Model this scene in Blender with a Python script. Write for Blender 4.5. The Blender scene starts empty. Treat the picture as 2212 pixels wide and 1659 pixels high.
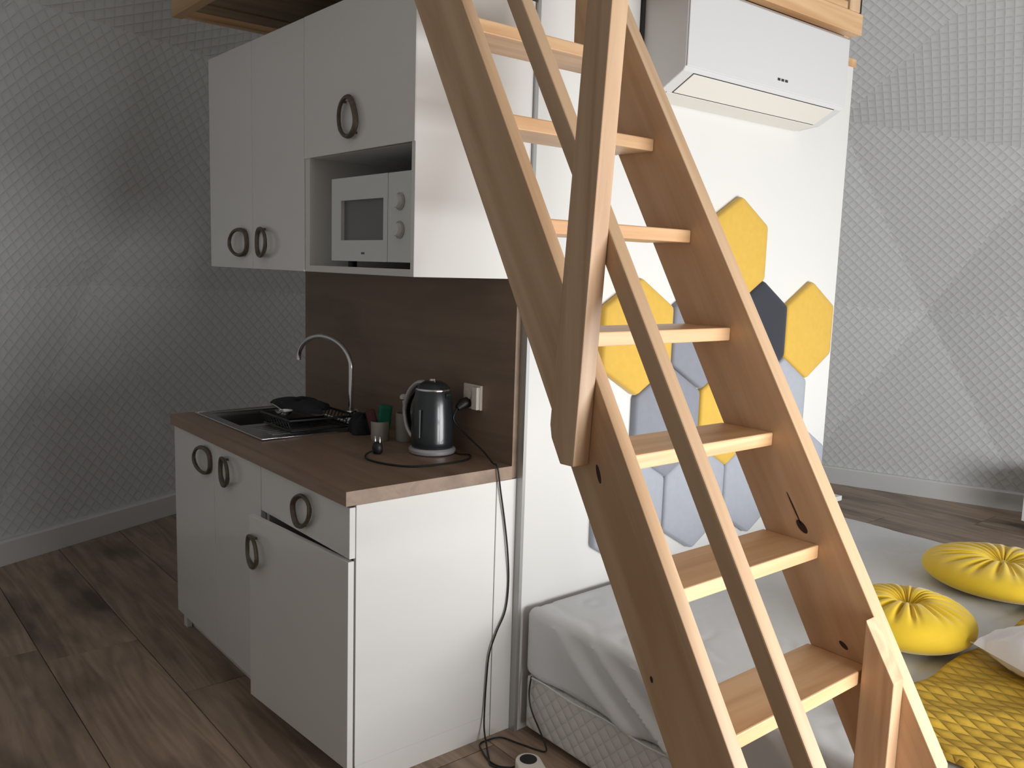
import bpy, bmesh, math, random
from math import sin, cos, pi, radians, sqrt, atan2
from mathutils import Vector, Matrix
random.seed(7)
scene = bpy.context.scene
C = scene.collection

# ------------------------------------------------------------------ camera
CAM = Vector((-1.10602551, -2.01099197, 1.48075163)); YAW, PITCH, ROLL, FPX = 0.877851601, -0.13454378, 0.0314367656, 1872.21877
cy, sy, cp, sp = cos(YAW), sin(YAW), cos(PITCH), sin(PITCH)
fw = Vector((cy*cp, sy*cp, sp)); rt = Vector((sy, -cy, 0)); up = rt.cross(fw)
r2 = cos(ROLL)*rt + sin(ROLL)*up; u2 = -sin(ROLL)*rt + cos(ROLL)*up
cd = bpy.data.cameras.new('camera'); cam = bpy.data.objects.new('camera', cd); C.objects.link(cam)
M = Matrix((r2, u2, -fw)).transposed().to_4x4(); M.translation = CAM
cam.matrix_world = M
cd.sensor_width = 36; cd.lens = 36*FPX/2212; cd.clip_start = .02
scene.camera = cam

# ------------------------------------------------------------------ world, light, exposure
w = bpy.data.worlds.new('sky'); scene.world = w; w.use_nodes = True
nt = w.node_tree; bg = nt.nodes['Background']
bg.inputs[0].default_value = (.90, .95, 1, 1); bg.inputs[1].default_value = .8
def area(name, loc, target, sx, sz, power, col):
    l = bpy.data.lights.new(name, 'AREA'); l.shape = 'RECTANGLE'; l.size = sx; l.size_y = sz; l.energy = power; l.color = col
    o = bpy.data.objects.new(name, l); C.objects.link(o); o.location = loc
    o.rotation_euler = (Vector(target)-Vector(loc)).to_track_quat('-Z', 'Y').to_euler()
    return o
area('window_daylight', (1.3, -3.2, .72), (2.1, 0, .54), 2.5, 1.15, 124, (.965, .985, 1.0)).data.spread = radians(165)
scene.view_settings.view_transform = 'Standard'; scene.view_settings.look = 'None'
scene.view_settings.gamma = 1; scene.view_settings.exposure = 0.0
scene.view_settings.use_curve_mapping = False
scene.cycles.use_denoising = True
scene.cycles.max_bounces = 8; scene.cycles.diffuse_bounces = 4; scene.cycles.glossy_bounces = 4; scene.cycles.transparent_max_bounces = 6
scene.cycles.sample_clamp_indirect = 6; scene.cycles.caustics_reflective = False; scene.cycles.caustics_refractive = False

# ------------------------------------------------------------------ materials
def srgb(r, g, b):
    f = lambda c: (c/255/12.92) if c/255 <= .04045 else ((c/255+.055)/1.055)**2.4
    return (f(r), f(g), f(b), 1)
def mat(name, col, rough=.5, metal=0, coat=0, spec=.5, sheen=0):
    m = bpy.data.materials.new(name); m.use_nodes = True; b = m.node_tree.nodes['Principled BSDF']
    b.inputs['Base Color'].default_value = col; b.inputs['Roughness'].default_value = rough; b.inputs['Metallic'].default_value = metal
    b.inputs['Coat Weight'].default_value = coat; b.inputs['Coat Roughness'].default_value = .08; b.inputs['Specular IOR Level'].default_value = spec
    b.inputs['Sheen Weight'].default_value = sheen
    return m
def N(m, t, **kw):
    n = m.node_tree.nodes.new(t)
    for k, v in kw.items(): setattr(n, k, v)
    return n
def L(m, a, b): m.node_tree.links.new(a, b)
def P(m): return m.node_tree.nodes['Principled BSDF']
def math_n(m, op, a, b=None):
    n = N(m, 'ShaderNodeMath', operation=op)
    for i, v in enumerate((a, b)):
        if v is None: continue
        if isinstance(v, (int, float)): n.inputs[i].default_value = v
        else: L(m, v, n.inputs[i])
    return n.outputs[0]
def speckle(name, col, rough, amt=.06, scale=6, bump=0, **kw):
    """paint or plastic with a slight uneven tone and optional fine relief"""
    m = mat(name, col, rough, **kw); tc = N(m, 'ShaderNodeTexCoord'); nz = N(m, 'ShaderNodeTexNoise')
    nz.inputs['Scale'].default_value = scale; nz.inputs['Detail'].default_value = 4; L(m, tc.outputs['Object'], nz.inputs['Vector'])
    mx = N(m, 'ShaderNodeMix', data_type='RGBA'); L(m, nz.outputs['Fac'], mx.inputs[0])
    mx.inputs[6].default_value = tuple(min(1, c*(1+amt)) for c in col[:3])+(1,); mx.inputs[7].default_value = tuple(c*(1-amt) for c in col[:3])+(1,)
    L(m, mx.outputs[2], P(m).inputs['Base Color'])
    if bump:
        b = N(m, 'ShaderNodeBump'); b.inputs['Strength'].default_value = .5; b.inputs['Distance'].default_value = bump
        L(m, nz.outputs['Fac'], b.inputs['Height']); L(m, b.outputs[0], P(m).inputs['Normal'])
    return m
def wood(name, ca, cb, rot=(0, 0, 0), scale=1.0, rough=.5, dark=None, knots=0.0, rand=True, tone=.12, gl=.5, stretch=.06, ring=.07):
    """grain runs along local X of the rotated mapping"""
    m = mat(name, ca, rough, spec=gl); tc = N(m, 'ShaderNodeTexCoord'); oi = N(m, 'ShaderNodeObjectInfo')
    mp = N(m, 'ShaderNodeMapping', vector_type='TEXTURE'); mp.inputs['Rotation'].default_value = rot
    src = tc.outputs['Object']
    if rand:
        va = N(m, 'ShaderNodeVectorMath', operation='SCALE'); va.inputs[0].default_value = (37, 23, 51); L(m, oi.outputs['Random'], va.inputs['Scale'])
        ad = N(m, 'ShaderNodeVectorMath', operation='ADD'); L(m, src, ad.inputs[0]); L(m, va.outputs[0], ad.inputs[1]); src = ad.outputs[0]
    L(m, src, mp.inputs['Vector'])
    m2 = N(m, 'ShaderNodeMapping'); m2.inputs['Scale'].default_value = (stretch*scale, scale, scale); L(m, mp.outputs[0], m2.inputs['Vector'])
    n1 = N(m, 'ShaderNodeTexNoise'); n1.inputs['Scale'].default_value = 14; n1.inputs['Detail'].default_value = 7; n1.inputs['Distortion'].default_value = .6
    n1.inputs['Roughness'].default_value = .62; L(m, m2.outputs[0], n1.inputs['Vector'])
    wv = N(m, 'ShaderNodeTexNoise'); wv.inputs['Scale'].default_value = 4.2; wv.inputs['Detail'].default_value = 1.5; wv.inputs['Distortion'].default_value = .8; L(m, m2.outputs[0], wv.inputs['Vector'])
    rings = math_n(m, 'SINE', math_n(m, 'MULTIPLY', wv.outputs['Fac'], 60.0))
    f = math_n(m, 'ADD', math_n(m, 'MULTIPLY', rings, ring), n1.outputs['Fac'])
    rp = N(m, 'ShaderNodeValToRGB'); L(m, f, rp.inputs['Fac'])
    e = rp.color_ramp.elements; e[0].position = .30; e[0].color = cb; e[1].position = .66; e[1].color = ca
    out = rp.outputs['Color']
    if dark is not None:      # darker smoky patches / knots
        n3 = N(m, 'ShaderNodeTexNoise'); n3.inputs['Scale'].default_value = 3.2; n3.inputs['Detail'].default_value = 4
        m3 = N(m, 'ShaderNodeMapping'); m3.inputs['Scale'].default_value = (.5, 1.6, 1.6); L(m, mp.outputs[0], m3.inputs['Vector']); L(m, m3.outputs[0], n3.inputs['Vector'])
        r3 = N(m, 'ShaderNodeValToRGB'); r3.color_ramp.elements[0].position = .55-knots*.1; r3.color_ramp.elements[1].position = .74; L(m, n3.outputs['Fac'], r3.inputs['Fac'])
        mx = N(m, 'ShaderNodeMix', data_type='RGBA'); L(m, r3.outputs['Color'], mx.inputs[0]); L(m, out, mx.inputs[6]); mx.inputs[7].default_value = dark; out = mx.outputs[2]
    hs = N(m, 'ShaderNodeHueSaturation'); L(m, out, hs.inputs['Color'])
    L(m, math_n(m, 'ADD', math_n(m, 'MULTIPLY', oi.outputs['Random'], tone*2), 1-tone), hs.inputs['Value'])
    L(m, hs.outputs[0], P(m).inputs['Base Color'])
    b = N(m, 'ShaderNodeBump'); b.inputs['Strength'].default_value = .25; b.inputs['Distance'].default_value = .002; L(m, n1.outputs['Fac'], b.inputs['Height']); L(m, b.outputs[0], P(m).inputs['Normal'])
    return m
def quilt(name, ca, cb, cell, depth, rough=.6, spec=.4, uv=True, aspect=1.0):
    """stitched diamond quilting: relief plus the slightly darker stitch line"""
    m = mat(name, ca, rough, spec=spec); tc = N(m, 'ShaderNodeTexCoord'); sep = N(m, 'ShaderNodeSeparateXYZ')
    L(m, tc.outputs['UV'], sep.inputs[0])
    x = sep.outputs[0]; y = math_n(m, 'MULTIPLY', sep.outputs[1], aspect)
    k = pi/cell/sqrt(2)*1.0
    a = math_n(m, 'ABSOLUTE', math_n(m, 'SINE', math_n(m, 'MULTIPLY', math_n(m, 'ADD', x, y), k)))
    b = math_n(m, 'ABSOLUTE', math_n(m, 'SINE', math_n(m, 'MULTIPLY', math_n(m, 'SUBTRACT', x, y), k)))
    h = math_n(m, 'POWER', math_n(m, 'MULTIPLY', a, b), .45)
    nz = N(m, 'ShaderNodeTexNoise'); nz.inputs['Scale'].default_value = 2.2; nz.inputs['Detail'].default_value = 3; L(m, tc.outputs['UV'], nz.inputs['Vector'])
    nf = N(m, 'ShaderNodeTexNoise'); nf.inputs['Scale'].default_value = 25; nf.inputs['Detail'].default_value = 3; L(m, tc.outputs['UV'], nf.inputs['Vector'])
    hh = math_n(m, 'ADD', h, math_n(m, 'MULTIPLY', nf.outputs['Fac'], .5))
    hh = math_n(m, 'ADD', hh, math_n(m, 'MULTIPLY', nz.outputs['Fac'], 1.5))
    bp = N(m, 'ShaderNodeBump'); bp.inputs['Strength'].default_value = 1; bp.inputs['Distance'].default_value = depth; L(m, hh, bp.inputs['Height']); L(m, bp.outputs[0], P(m).inputs['Normal'])
    mx = N(m, 'ShaderNodeMix', data_type='RGBA'); L(m, h, mx.inputs[0]); mx.inputs[6].default_value = cb; mx.inputs[7].default_value = ca
    L(m, mx.outputs[2], P(m).inputs['Base Color'])
    return m
def velvet(name, col, sc=40):
    m = speckle(name, col, .75, amt=.08, scale=sc, bump=.0003, sheen=.35, spec=.2)
    P(m).inputs['Sheen Roughness'].default_value = .4
    return m

M_white = speckle('white_wall_paint', (.68, .67, .645, 1), .55, amt=.015, scale=3)
M_gloss = mat('glossy_white_laminate', (.82, .805, .78, 1), .2, coat=.6)
M_edge = mat('white_board_edge', (.74, .73, .70, 1), .45)
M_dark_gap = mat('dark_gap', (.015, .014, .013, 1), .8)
PINE_A, PINE_B = (.68, .46, .285, 1), (.50, .30, .16, 1)
TH = radians(59.3)
M_pine_l = wood('pine_along_ladder', PINE_A, PINE_B, rot=(0, -TH, pi/2), scale=1.0, rough=.42, tone=.08)
M_pine_x = wood('pine_along_x', (.74, .48, .27, 1), (.56, .31, .145, 1), scale=1.3, rough=.42, tone=.14)
M_pine_z = wood('pine_along_z', PINE_A, (.50, .30, .17, 1), rot=(0, pi/2, 0), scale=1.4, rough=.42, tone=.1)
M_pine_y = wood('pine_along_y', (.76, .52, .29, 1), (.52, .30, .14, 1), rot=(0, 0, pi/2), scale=1.2, rough=.5)
M_loft = wood('varnished_loft_boards', (.34, .235, .135, 1), (.20, .125, .065, 1), scale=1.0, rough=.55, tone=.2)
M_knot = mat('dark_pine_knot', (.035, .012, .006, 1), .6)
M_counter = wood('oak_worktop', (.34, .235, .165, 1), (.25, .165, .115, 1), rot=(0, 0, pi/2), scale=1.3, rough=.42, dark=(.19, .125, .085, 1), rand=False, tone=0, ring=.03)
M_splash = wood('oak_backsplash', (.25, .175, .12, 1), (.19, .128, .088, 1), rot=(0, 0, pi/2), scale=1.1, rough=.5, dark=(.15, .10, .068, 1), rand=False, tone=0, ring=.03)
M_floor = wood('laminate_plank', (.39, .28, .20, 1), (.21, .143, .098, 1), rot=(0, 0, pi/2), scale=1.25, rough=.4, dark=(.075, .05, .034, 1), knots=.25, tone=.1, stretch=.10)
M_subfloor = mat('floor_joint', (.03, .02, .015, 1), .8)
M_dome = quilt('quilted_grey_lining', (.64, .645, .64, 1), (.59, .595, .59, 1), .047, .0036, rough=.55)
M_basefab = quilt('quilted_white_bed_fabric', (.62, .60, .575, 1), (.57, .55, .53, 1), .036, .003, rough=.7)
M_sheet = speckle('grey_cotton_sheet', (.62, .63, .64, 1), .75, amt=.03, scale=30, bump=.0006, sheen=.1, spec=.25)
M_bronze = speckle('aged_bronze', (.14, .118, .085, 1), .42, amt=.4, scale=90, metal=.55)
M_steel = speckle('brushed_steel', (.42, .42, .41, 1), .32, amt=.05, scale=12, metal=1)
M_chrome = mat('chrome', (.75, .75, .76, 1), .14, metal=1)
M_satin = mat('satin_silver', (.55, .56, .58, 1), .3, metal=.45)
M_black = mat('black_plastic', (.012, .012, .013, 1), .4)
M_cable = mat('black_rubber', (.008, .008, .008, 1), .5)
M_kettle = mat('dark_grey_enamel', (.016, .02, .022, 1), .3, coat=.35)
M_appl = mat('white_appliance_plastic', (.72, .74, .73, 1), .38)
M_ac = mat('white_air_conditioner_plastic', (.60, .60, .60, 1), .34)
M_ac2 = mat('warm_white_louvre', (.70, .67, .62, 1), .4)
M_mwglass = mat('grey_oven_glass', (.16, .16, .15, 1), .2)
M_mark = mat('grey_print', (.03, .03, .028, 1), .5)
M_socket = mat('ivory_socket', (.80, .75, .68, 1), .4)
M_cup = mat('stoneware', (.40, .38, .345, 1), .4)
M_green = speckle('green_sponge', (.01, .17, .10, 1), .85, amt=.4, scale=60, bump=.003)
M_red = mat('dark_red_scourer', (.07, .016, .018, 1), .8)
M_towel = speckle('charcoal_towel', (.018, .019, .023, 1), .9, amt=.4, scale=50, bump=.002)
M_yellow = velvet('mustard_velvet', (.62, .39, .07, 1))
M_yellow2 = velvet('mustard_velvet_cushion', (.78, .53, .035, 1), 25)
M_lgrey = velvet('light_grey_velvet', (.36, .375, .42, 1))
M_mgrey = velvet('mid_grey_velvet', (.225, .235, .27, 1))
M_char = velvet('charcoal_velvet', (.035, .038, .048, 1))
M_blanket = quilt('mustard_quilted_throw', (.60, .37, .035, 1), (.42, .26, .025, 1), .030, .006, rough=.6, spec=.4, aspect=.55)
M_pillow = speckle('white_cotton', (.88, .88, .93, 1), .8, amt=.03, scale=20, bump=.0015, sheen=.1)
M_base = mat('white_baseboard_paint', (.66, .66, .65, 1), .4)
M_glass = bpy.data.materials.new('clear_dome_foil'); M_glass.use_nodes = True
_n = M_glass.node_tree; _n.nodes.clear(); _o = _n.nodes.new('ShaderNodeOutputMaterial'); _t = _n.nodes.new('ShaderNodeBsdfTransparent'); _g = _n.nodes.new('ShaderNodeBsdfGlossy'); _m = _n.nodes.new('ShaderNodeMixShader')
_g.inputs['Roughness'].default_value = .05; _m.inputs[0].default_value = .06; _n.links.new(_t.outputs[0], _m.inputs[1]); _n.links.new(_g.outputs[0], _m.inputs[2]); _n.links.new(_m.outputs[0], _o.inputs[0])

# ------------------------------------------------------------------ builders
def catmull(pts, n=8, closed=False):
    pts = [Vector(p) for p in pts]; out = []; m = len(pts)
    rng = range(m) if closed else range(m-1)
    for i in rng:
        g = (lambda k: pts[k % m]) if closed else (lambda k: pts[max(0, min(m-1, k))])
        p0, p1, p2, p3 = g(i-1), g(i), g(i+1), g(i+2)
        for j in range(n):
            t = j/n
            out.append(.5*((2*p1)+(-p0+p2)*t+(2*p0-5*p1+4*p2-p3)*t*t+(-p0+3*p1-3*p2+p3)*t**3))
    if not closed: out.append(pts[-1])
    return out
class MB:
    def __init__(s): s.v = []; s.f = []; s.uv = None
    def add(s, vs, fs):
        n = len(s.v); s.v += [Vector(v) for v in vs]; s.f += [tuple(i+n for i in f) for f in fs]; return s
    def box(s, a, b):
        x0, y0, z0 = (min(a[i], b[i]) for i in range(3)); x1, y1, z1 = (max(a[i], b[i]) for i in range(3))
        return s.add([(x0,y0,z0),(x1,y0,z0),(x1,y1,z0),(x0,y1,z0),(x0,y0,z1),(x1,y0,z1),(x1,y1,z1),(x0,y1,z1)],
                     [(0,3,2,1),(4,5,6,7),(0,1,5,4),(1,2,6,5),(2,3,7,6),(3,0,4,7)])
    def prism(s, poly, a, b, axis='x'):
        """polygon in the plane across axis, extruded from a to b"""
        def p(u, v, t): return {'x': (t, u, v), 'y': (u, t, v), 'z': (u, v, t)}[axis]
        n = len(poly); vs = [p(u, v, a) for u, v in poly]+[p(u, v, b) for u, v in poly]
        return s.add(vs, [tuple(range(n))[::-1], tuple(range(n, 2*n))]+[(i, (i+1) % n, n+(i+1) % n, n+i) for i in range(n)])
    def tube(s, pts, r, seg=8, closed=False, rr=None, flat=None):
        pts = [Vector(p) for p in pts]; m = len(pts); rings = []; nrm = None
        for i in range(m):
            a = pts[(i-1) % m] if closed or i else pts[i]; b = pts[(i+1) % m] if closed or i < m-1 else pts[i]
            t = (b-a).normalized()
            if nrm is None: nrm = t.orthogonal().normalized() if flat is None else Vector(flat)
            nrm = (nrm-t*nrm.dot(t)).normalized() if flat is None else (Vector(flat)-t*Vector(flat).dot(t)).normalized()
            bi = t.cross(nrm); q = rr[i] if rr else r; qa, qb = (q if isinstance(q, tuple) else (q, q))
            rings.append([pts[i]+nrm*cos(2*pi*k/seg)*qa+bi*sin(2*pi*k/seg)*qb for k in range(seg)])
        vs = [v for g in rings for v in g]; fs = []
        for i in range(m if closed else m-1):
            j = (i+1) % m
            for k in range(seg): fs.append((i*seg+k, i*seg+(k+1) % seg, j*seg+(k+1) % seg, j*seg+k))
        if not closed: fs += [tuple(range(seg))[::-1], tuple((m-1)*seg+k for k in range(seg))]
        return s.add(vs, fs)
    def lathe(s, c, prof, seg=32, axis='z', cap=True):
        c = Vector(c); vs = []; n = len(prof)
        for r, h in prof:
            for k in range(seg):
                a = 2*pi*k/seg; u, v = r*cos(a), r*sin(a)
                vs.append(c+Vector({'z': (u, v, h), 'x': (h, u, v), 'y': (v, h, u)}[axis]))
        fs = [(i*seg+k, i*seg+(k+1) % seg, (i+1)*seg+(k+1) % seg, (i+1)*seg+k) for i in range(n-1) for k in range(seg)]
        if cap: fs += [tuple(range(seg))[::-1], tuple((n-1)*seg+k for k in range(seg))]
        return s.add(vs, fs)
    def build(s, name, m, parent=None, bevel=0, smooth=False, seg=2, loc=None, weld=False):
        """ONE mesh object; world coordinates are made local to the parent thing (or to loc)"""
        org = Vector((0, 0, 0)); p = parent
        while p is not None: org += p.location; p = p.parent
        own = Vector(loc) if loc is not None else Vector((0, 0, 0))
        me = bpy.data.meshes.new(name); me.from_pydata([v-org-own for v in s.v], [], s.f)
        bm = bmesh.new(); bm.from_mesh(me)
        if weld: bmesh.ops.remove_doubles(bm, verts=bm.verts, dist=1e-5)
        bmesh.ops.recalc_face_normals(bm, faces=bm.faces)
        if bevel:
            es = [e for e in bm.edges if len(e.link_faces) == 2 and e.calc_face_angle(0) > .5]
            bmesh.ops.bevel(bm, geom=es, offset=bevel, segments=seg, affect='EDGES', profile=.5, clamp_overlap=True)
        bm.to_mesh(me); bm.free()
        if smooth or bevel:
            me.shade_smooth() if smooth else None
            if smooth:
                try: me.set_sharp_from_angle(angle=radians(40))
                except Exception: pass
        me.materials.append(m)
        o = bpy.data.objects.new(name, me); C.objects.link(o)
        if parent: o.parent = parent
        o.location = own
        return o
def tag(o, label=None, cat=None, group=None, kind=None):
    if label: o['label'] = label
    if cat: o['category'] = cat
    if group: o['group'] = group
    if kind: o['kind'] = kind
    return o
def thing(name, loc, label=None, cat=None, group=None, kind=None):
    o = bpy.data.objects.new(name, None); o.empty_display_size = .1; C.objects.link(o); o.location = loc
    return tag(o, label, cat, group, kind)

# ================================================================== SETTING
CX, CY, R0, ZC, AZ = 1.52, -.33, 3.57, .65, radians(6.3)
RF = R0*cos(math.asin(.18))
def circ(n=40, r=RF+.02): return [(CX+r*cos(2*pi*i/n), CY+r*sin(2*pi*i/n)) for i in range(n)]
# floor: sub-floor disc with laminate planks laid along Y, each a part
fl = MB().prism(circ(60), -.06, -.012, 'z').build('floor', M_subfloor); tag(fl, kind='structure')
def clip(poly, cl):
    for i in range(len(cl)):
        a, b = cl[i], cl[(i+1) % len(cl)]; out = []
        ins = lambda p: (b[0]-a[0])*(p[1]-a[1])-(b[1]-a[1])*(p[0]-a[0]) >= -1e-9
        for k in range(len(poly)):
            p, q = poly[k], poly[(k+1) % len(poly)]
            if ins(p): out.append(p)
            if ins(p) != ins(q):
                d1 = (b[0]-a[0])*(p[1]-a[1])-(b[1]-a[1])*(p[0]-a[0]); d2 = (b[0]-a[0])*(q[1]-a[1])-(b[1]-a[1])*(q[0]-a[0]); t = d1/(d1-d2)
                out.append((p[0]+(q[0]-p[0])*t, p[1]+(q[1]-p[1])*t))
        poly = out
        if len(poly) < 3: return []
    return poly
cl = circ(40); PW, PL, ga = .325, 1.86, .0012
i0 = math.floor((CX-RF-.1+.48)/PW)
for i in range(i0, i0+24):
    x0 = -.48+i*PW; x1 = x0+PW
    off = {0: -.50+.0, 1: .835}.get(i, (i*0.73+.35) % PL)
    j0 = math.floor((CY-RF-off)/PL)-1
    for j in range(j0, j0+6):
        y0 = off+j*PL; y1 = y0+PL
        p = clip([(x0+ga, y0+ga), (x1-ga, y0+ga), (x1-ga, y1-ga), (x0+ga, y1-ga)], cl)
        if not p: continue
        c = (sum(q[0] for q in p)/len(p), sum(q[1] for q in p)/len(p), -.006)
        MB().prism(p, -.012, 0, 'z').build('plank', M_floor, fl, bevel=.0012, seg=1, loc=c)

# dome shell: a three-frequency geodesic of quilted fabric panels
def geodesic():
    ph = math.atan(.5)
    V = [Vector((0, 0, 1))]+[Vector((cos(ph)*cos(a), cos(ph)*sin(a), sin(ph))) for a in [radians(72*k) for k in range(5)]]
    V += [Vector((cos(ph)*cos(a), cos(ph)*sin(a), -sin(ph))) for a in [radians(72*k+36) for k in range(5)]]+[Vector((0, 0, -1))]
    F = []
    for i in range(5):
        j = (i+1) % 5; F += [(0, 1+i, 1+j), (1+i, 6+i, 1+j), (6+i, 6+j, 1+j)]
    vs, idx, fs = [], {}, []
    def add(p):
        p = p.normalized(); k = tuple(round(c, 5) for c in p)
        if k not in idx: idx[k] = len(vs); vs.append(p)
        return idx[k]
    for a, b, c in F:
        g = {}
        for i in range(4):
            for j in range(4-i): g[i, j] = add(V[a]+(V[b]-V[a])*(i/3)+(V[c]-V[a])*(j/3))
        for i in range(3):
            for j in range(3-i):
                fs.append((g[i, j], g[i+1, j], g[i, j+1]))
                if i+j < 2: fs.append((g[i+1, j], g[i+1, j+1], g[i, j+1]))
    fs = [f for f in fs if min(vs[i].z for i in f) > -.25]
    W = []
    for p in vs:
        q = Vector((p.x*cos(AZ)-p.y*sin(AZ), p.x*sin(AZ)+p.y*cos(AZ), p.z))*R0+Vector((CX, CY, ZC))
        if q.z < .2: q = Vector((CX+(q.x-CX)*RF/((q.x-CX)**2+(q.y-CY)**2)**.5, CY+(q.y-CY)*RF/((q.x-CX)**2+(q.y-CY)**2)**.5, 0))
        W.append(q)
    return W, fs
DV, DF = geodesic()
wl = thing('wall_left', (CX-2, CY+2, 0), kind='structure'); wr = thing('wall_right', (CX+3, CY, 0), kind='structure')
wb = thing('wall_back', (CX-2, CY-2, 0), kind='structure'); ce = thing('ceiling', (CX, CY, 3), kind='structure')
win = thing('window_1', (CX, CY-3.4, 0), kind='structure')
def panel(f, root, m, name):
    a, b, c = (DV[i] for i in f); cen = (a+b+c)/3; n = (b-a).cross(c-a).normalized()
    if n.dot(Vector((CX, CY, ZC))-cen) < 0: n = -n
    off = n*-.0; t = n*-.012
    ux = Vector((0, 0, 1)).cross(n).normalized(); uy = n.cross(ux)
    if abs(n.z) > .98: ux, uy = Vector((1, 0, 0)), Vector((0, 1, 0))
    # slightly bellied fabric: subdivide and push the middle outwards a little
    S = 6; vs = []; id_ = {}; fs = []
    for i in range(S+1):
        for j in range(S+1-i):
            k = S-i-j; id_[i, j] = len(vs); q = (a*k+b*i+c*j)/S; bul = 27*(i*j*k)/S**3
            vs.append(q-n*.008*bul)
    for i in range(S):
        for j in range(S-i):
            fs.append((id_[i, j], id_[i+1, j], id_[i, j+1]))
            if i+j < S-1: fs.append((id_[i+1, j], id_[i+1, j+1], id_[i, j+1]))
    nv = len(vs); vs2 = vs+[v+t for v in vs]; fs2 = fs+[tuple(x+nv for x in g[::-1]) for g in fs]
    mb = MB(); mb.add(vs2, fs2); o = mb.build(name, m, root, smooth=True)
    rot = 0.0
    azc = math.degrees(atan2(cen.y-CY, cen.x-CX))
    if 2.35 < cen.z < 3.0 and -5 < azc < 40: rot = pi/4
    if 2.2 < cen.z and 90 < azc < 140: rot = .35
    me = o.data; uvl = me.uv_layers.new(name='UVMap'); org = Vector((0, 0, 0)); p = root
    while p: org += p.location; p = p.parent
    for lp in me.loops:
        q = me.vertices[lp.vertex_index].co+org-cen; u, v = q.dot(ux), q.dot(uy)
        uvl.data[lp.index].uv = (u*cos(rot)-v*sin(rot)+5, u*sin(rot)+v*cos(rot)+5)
    return o
for f in DF:
    cen = sum((DV[i] for i in f), Vector())/3; az = math.degrees(atan2(cen.y-CY, cen.x-CX))
    if -118 < az < -52 and cen.z < 2.35: panel(f, win, M_glass, 'pane'); continue
    if cen.z > 2.5: root = ce
    elif 60 < az <= 180: root = wl
    elif -60 < az <= 60: root = wr
    else: root = wb
    panel(f, root, M_dome, 'fabric_panel')
# frame struts of the clear section
done = set()
for f in DF:
    cen = sum((DV[i] for i in f), Vector())/3; az = math.degrees(atan2(cen.y-CY, cen.x-CX))
    if -118 < az < -52 and cen.z < 2.35:
        for i in range(3):
            e = tuple(sorted((f[i], f[(i+1) % 3])))
            if e not in done:
                done.add(e); MB().tube([DV[e[0]]+(Vector((CX, CY, ZC))-DV[e[0]]).normalized()*.03, DV[e[1]]+(Vector((CX, CY, ZC))-DV[e[1]]).normalized()*.03], .022, 8).build('strut', M_base, win, smooth=True)
# baseboards along the foot of the dome
ring = sorted([DV[i] for i in {i for f in DF for i in f} if DV[i].z == 0], key=lambda v: atan2(v.y-CY, v.x-CX))
bbl = thing('baseboard_left', (CX-2, CY+2, 0), kind='structure'); bbr = thing('baseboard_right', (CX+3, CY, 0), kind='structure'); bbb = thing('baseboard_back', (CX, CY-3, 0), kind='structure')
for i in range(len(ring)):
    a, b = ring[i], ring[(i+1) % len(ring)]; n = Vector((CX, CY, 0))-(a+b)/2; n.z = 0; n.normalize(); d = (b-a).normalized()
    az = math.degrees(atan2((a.y+b.y)/2-CY, (a.x+b.x)/2-CX)); t = .022; sh = t*math.tan(radians(12))
    prof = [(-.03, 0), (t, 0), (t, .112), (t*.6, .122), (-.03, .124)]
    vs = []; k = len(prof)
    for base, sgn in ((a, 1), (b, -1)):
        for u, z in prof: vs.append(base+n*u+d*sgn*u*math.tan(radians(12))+Vector((0, 0, z)))
    root = bbl if 60 < az <= 200 else (bbr if -60 < az <= 60 else bbb)
    MB().add(vs, [tuple(range(k))[::-1], tuple(range(k, 2*k))]+[(q, (q+1) % k, k+(q+1) % k, k+q) for q in range(k)]).build('board', M_base, root, bevel=.001, seg=1)

# central partition block (bathroom box): white face towards the bed, its left return carries the kitchen
WX0, WX1, WY = .598, 2.31, -.028
wm = tag(MB().prism([(WX0, WY), (WX1, WY), (WX1, 1.44), (WX0+.012, 1.44), (WX0+.012, WY+.02), (WX0, WY+.02)], 0, 2.335, 'z').build('wall_middle', M_white, bevel=.001, seg=1), kind='structure')
tag(MB().box((WX0-.004, WY-.001, .0), (WX0+.008, .0015, 2.335)).build('trim_1', mat('grey_corner_profile', (.42, .42, .41, 1), .35, metal=.5)), kind='structure')
tag(MB().box((2.26, -.026, 2.336), (2.335, 1.44, 2.37)).build('trim_2', M_pine_y, bevel=.002, seg=1), kind='structure')

# ================================================================== LOFT PLATFORM
LZ, LX0, LX1, LY0, LY1 = 2.37, .055, 2.015, -.222, 1.46
lf = thing('loft_platform', ((LX0+LX1)/2, .6, LZ), 'pine loft platform overhead with plank underside, above the kitchen cabinets', 'loft')
MB().box((LX0, LY0, LZ), (LX1, LY0+.045, LZ+.075)).build('edge_beam', M_pine_x, lf, bevel=.003)
MB().box((LX0, LY0+.046, LZ), (LX0+.04, LY1, LZ+.14)).build('edge_beam', M_pine_y, lf, bevel=.003)
MB().box((LX0+.041, LY1-.045, LZ+.004), (LX1, LY1, LZ+.14)).build('edge_beam', M_pine_x, lf, bevel=.003)
MB().box((LX1-.04, LY0+.046, LZ), (LX1, LY1-.046, LZ+.14)).build('edge_beam', M_pine_y, lf, bevel=.003)
y = LY0+.05; k = 0
while y+.1 < LY1-.046:
    MB().box((LX0+.041, y+.0015, LZ+.018+.002*(k % 3)), (LX1-.041, min(y+.118, LY1-.047), LZ+.045)).build('board', M_loft, lf, bevel=.002, seg=1); y += .12; k += 1
MB().box((LX0+.06, LY0, LZ+.075), (LX1-.11, LY0+.03, LZ+.10)).build('rail', M_pine_x, lf, bevel=.002)
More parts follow.
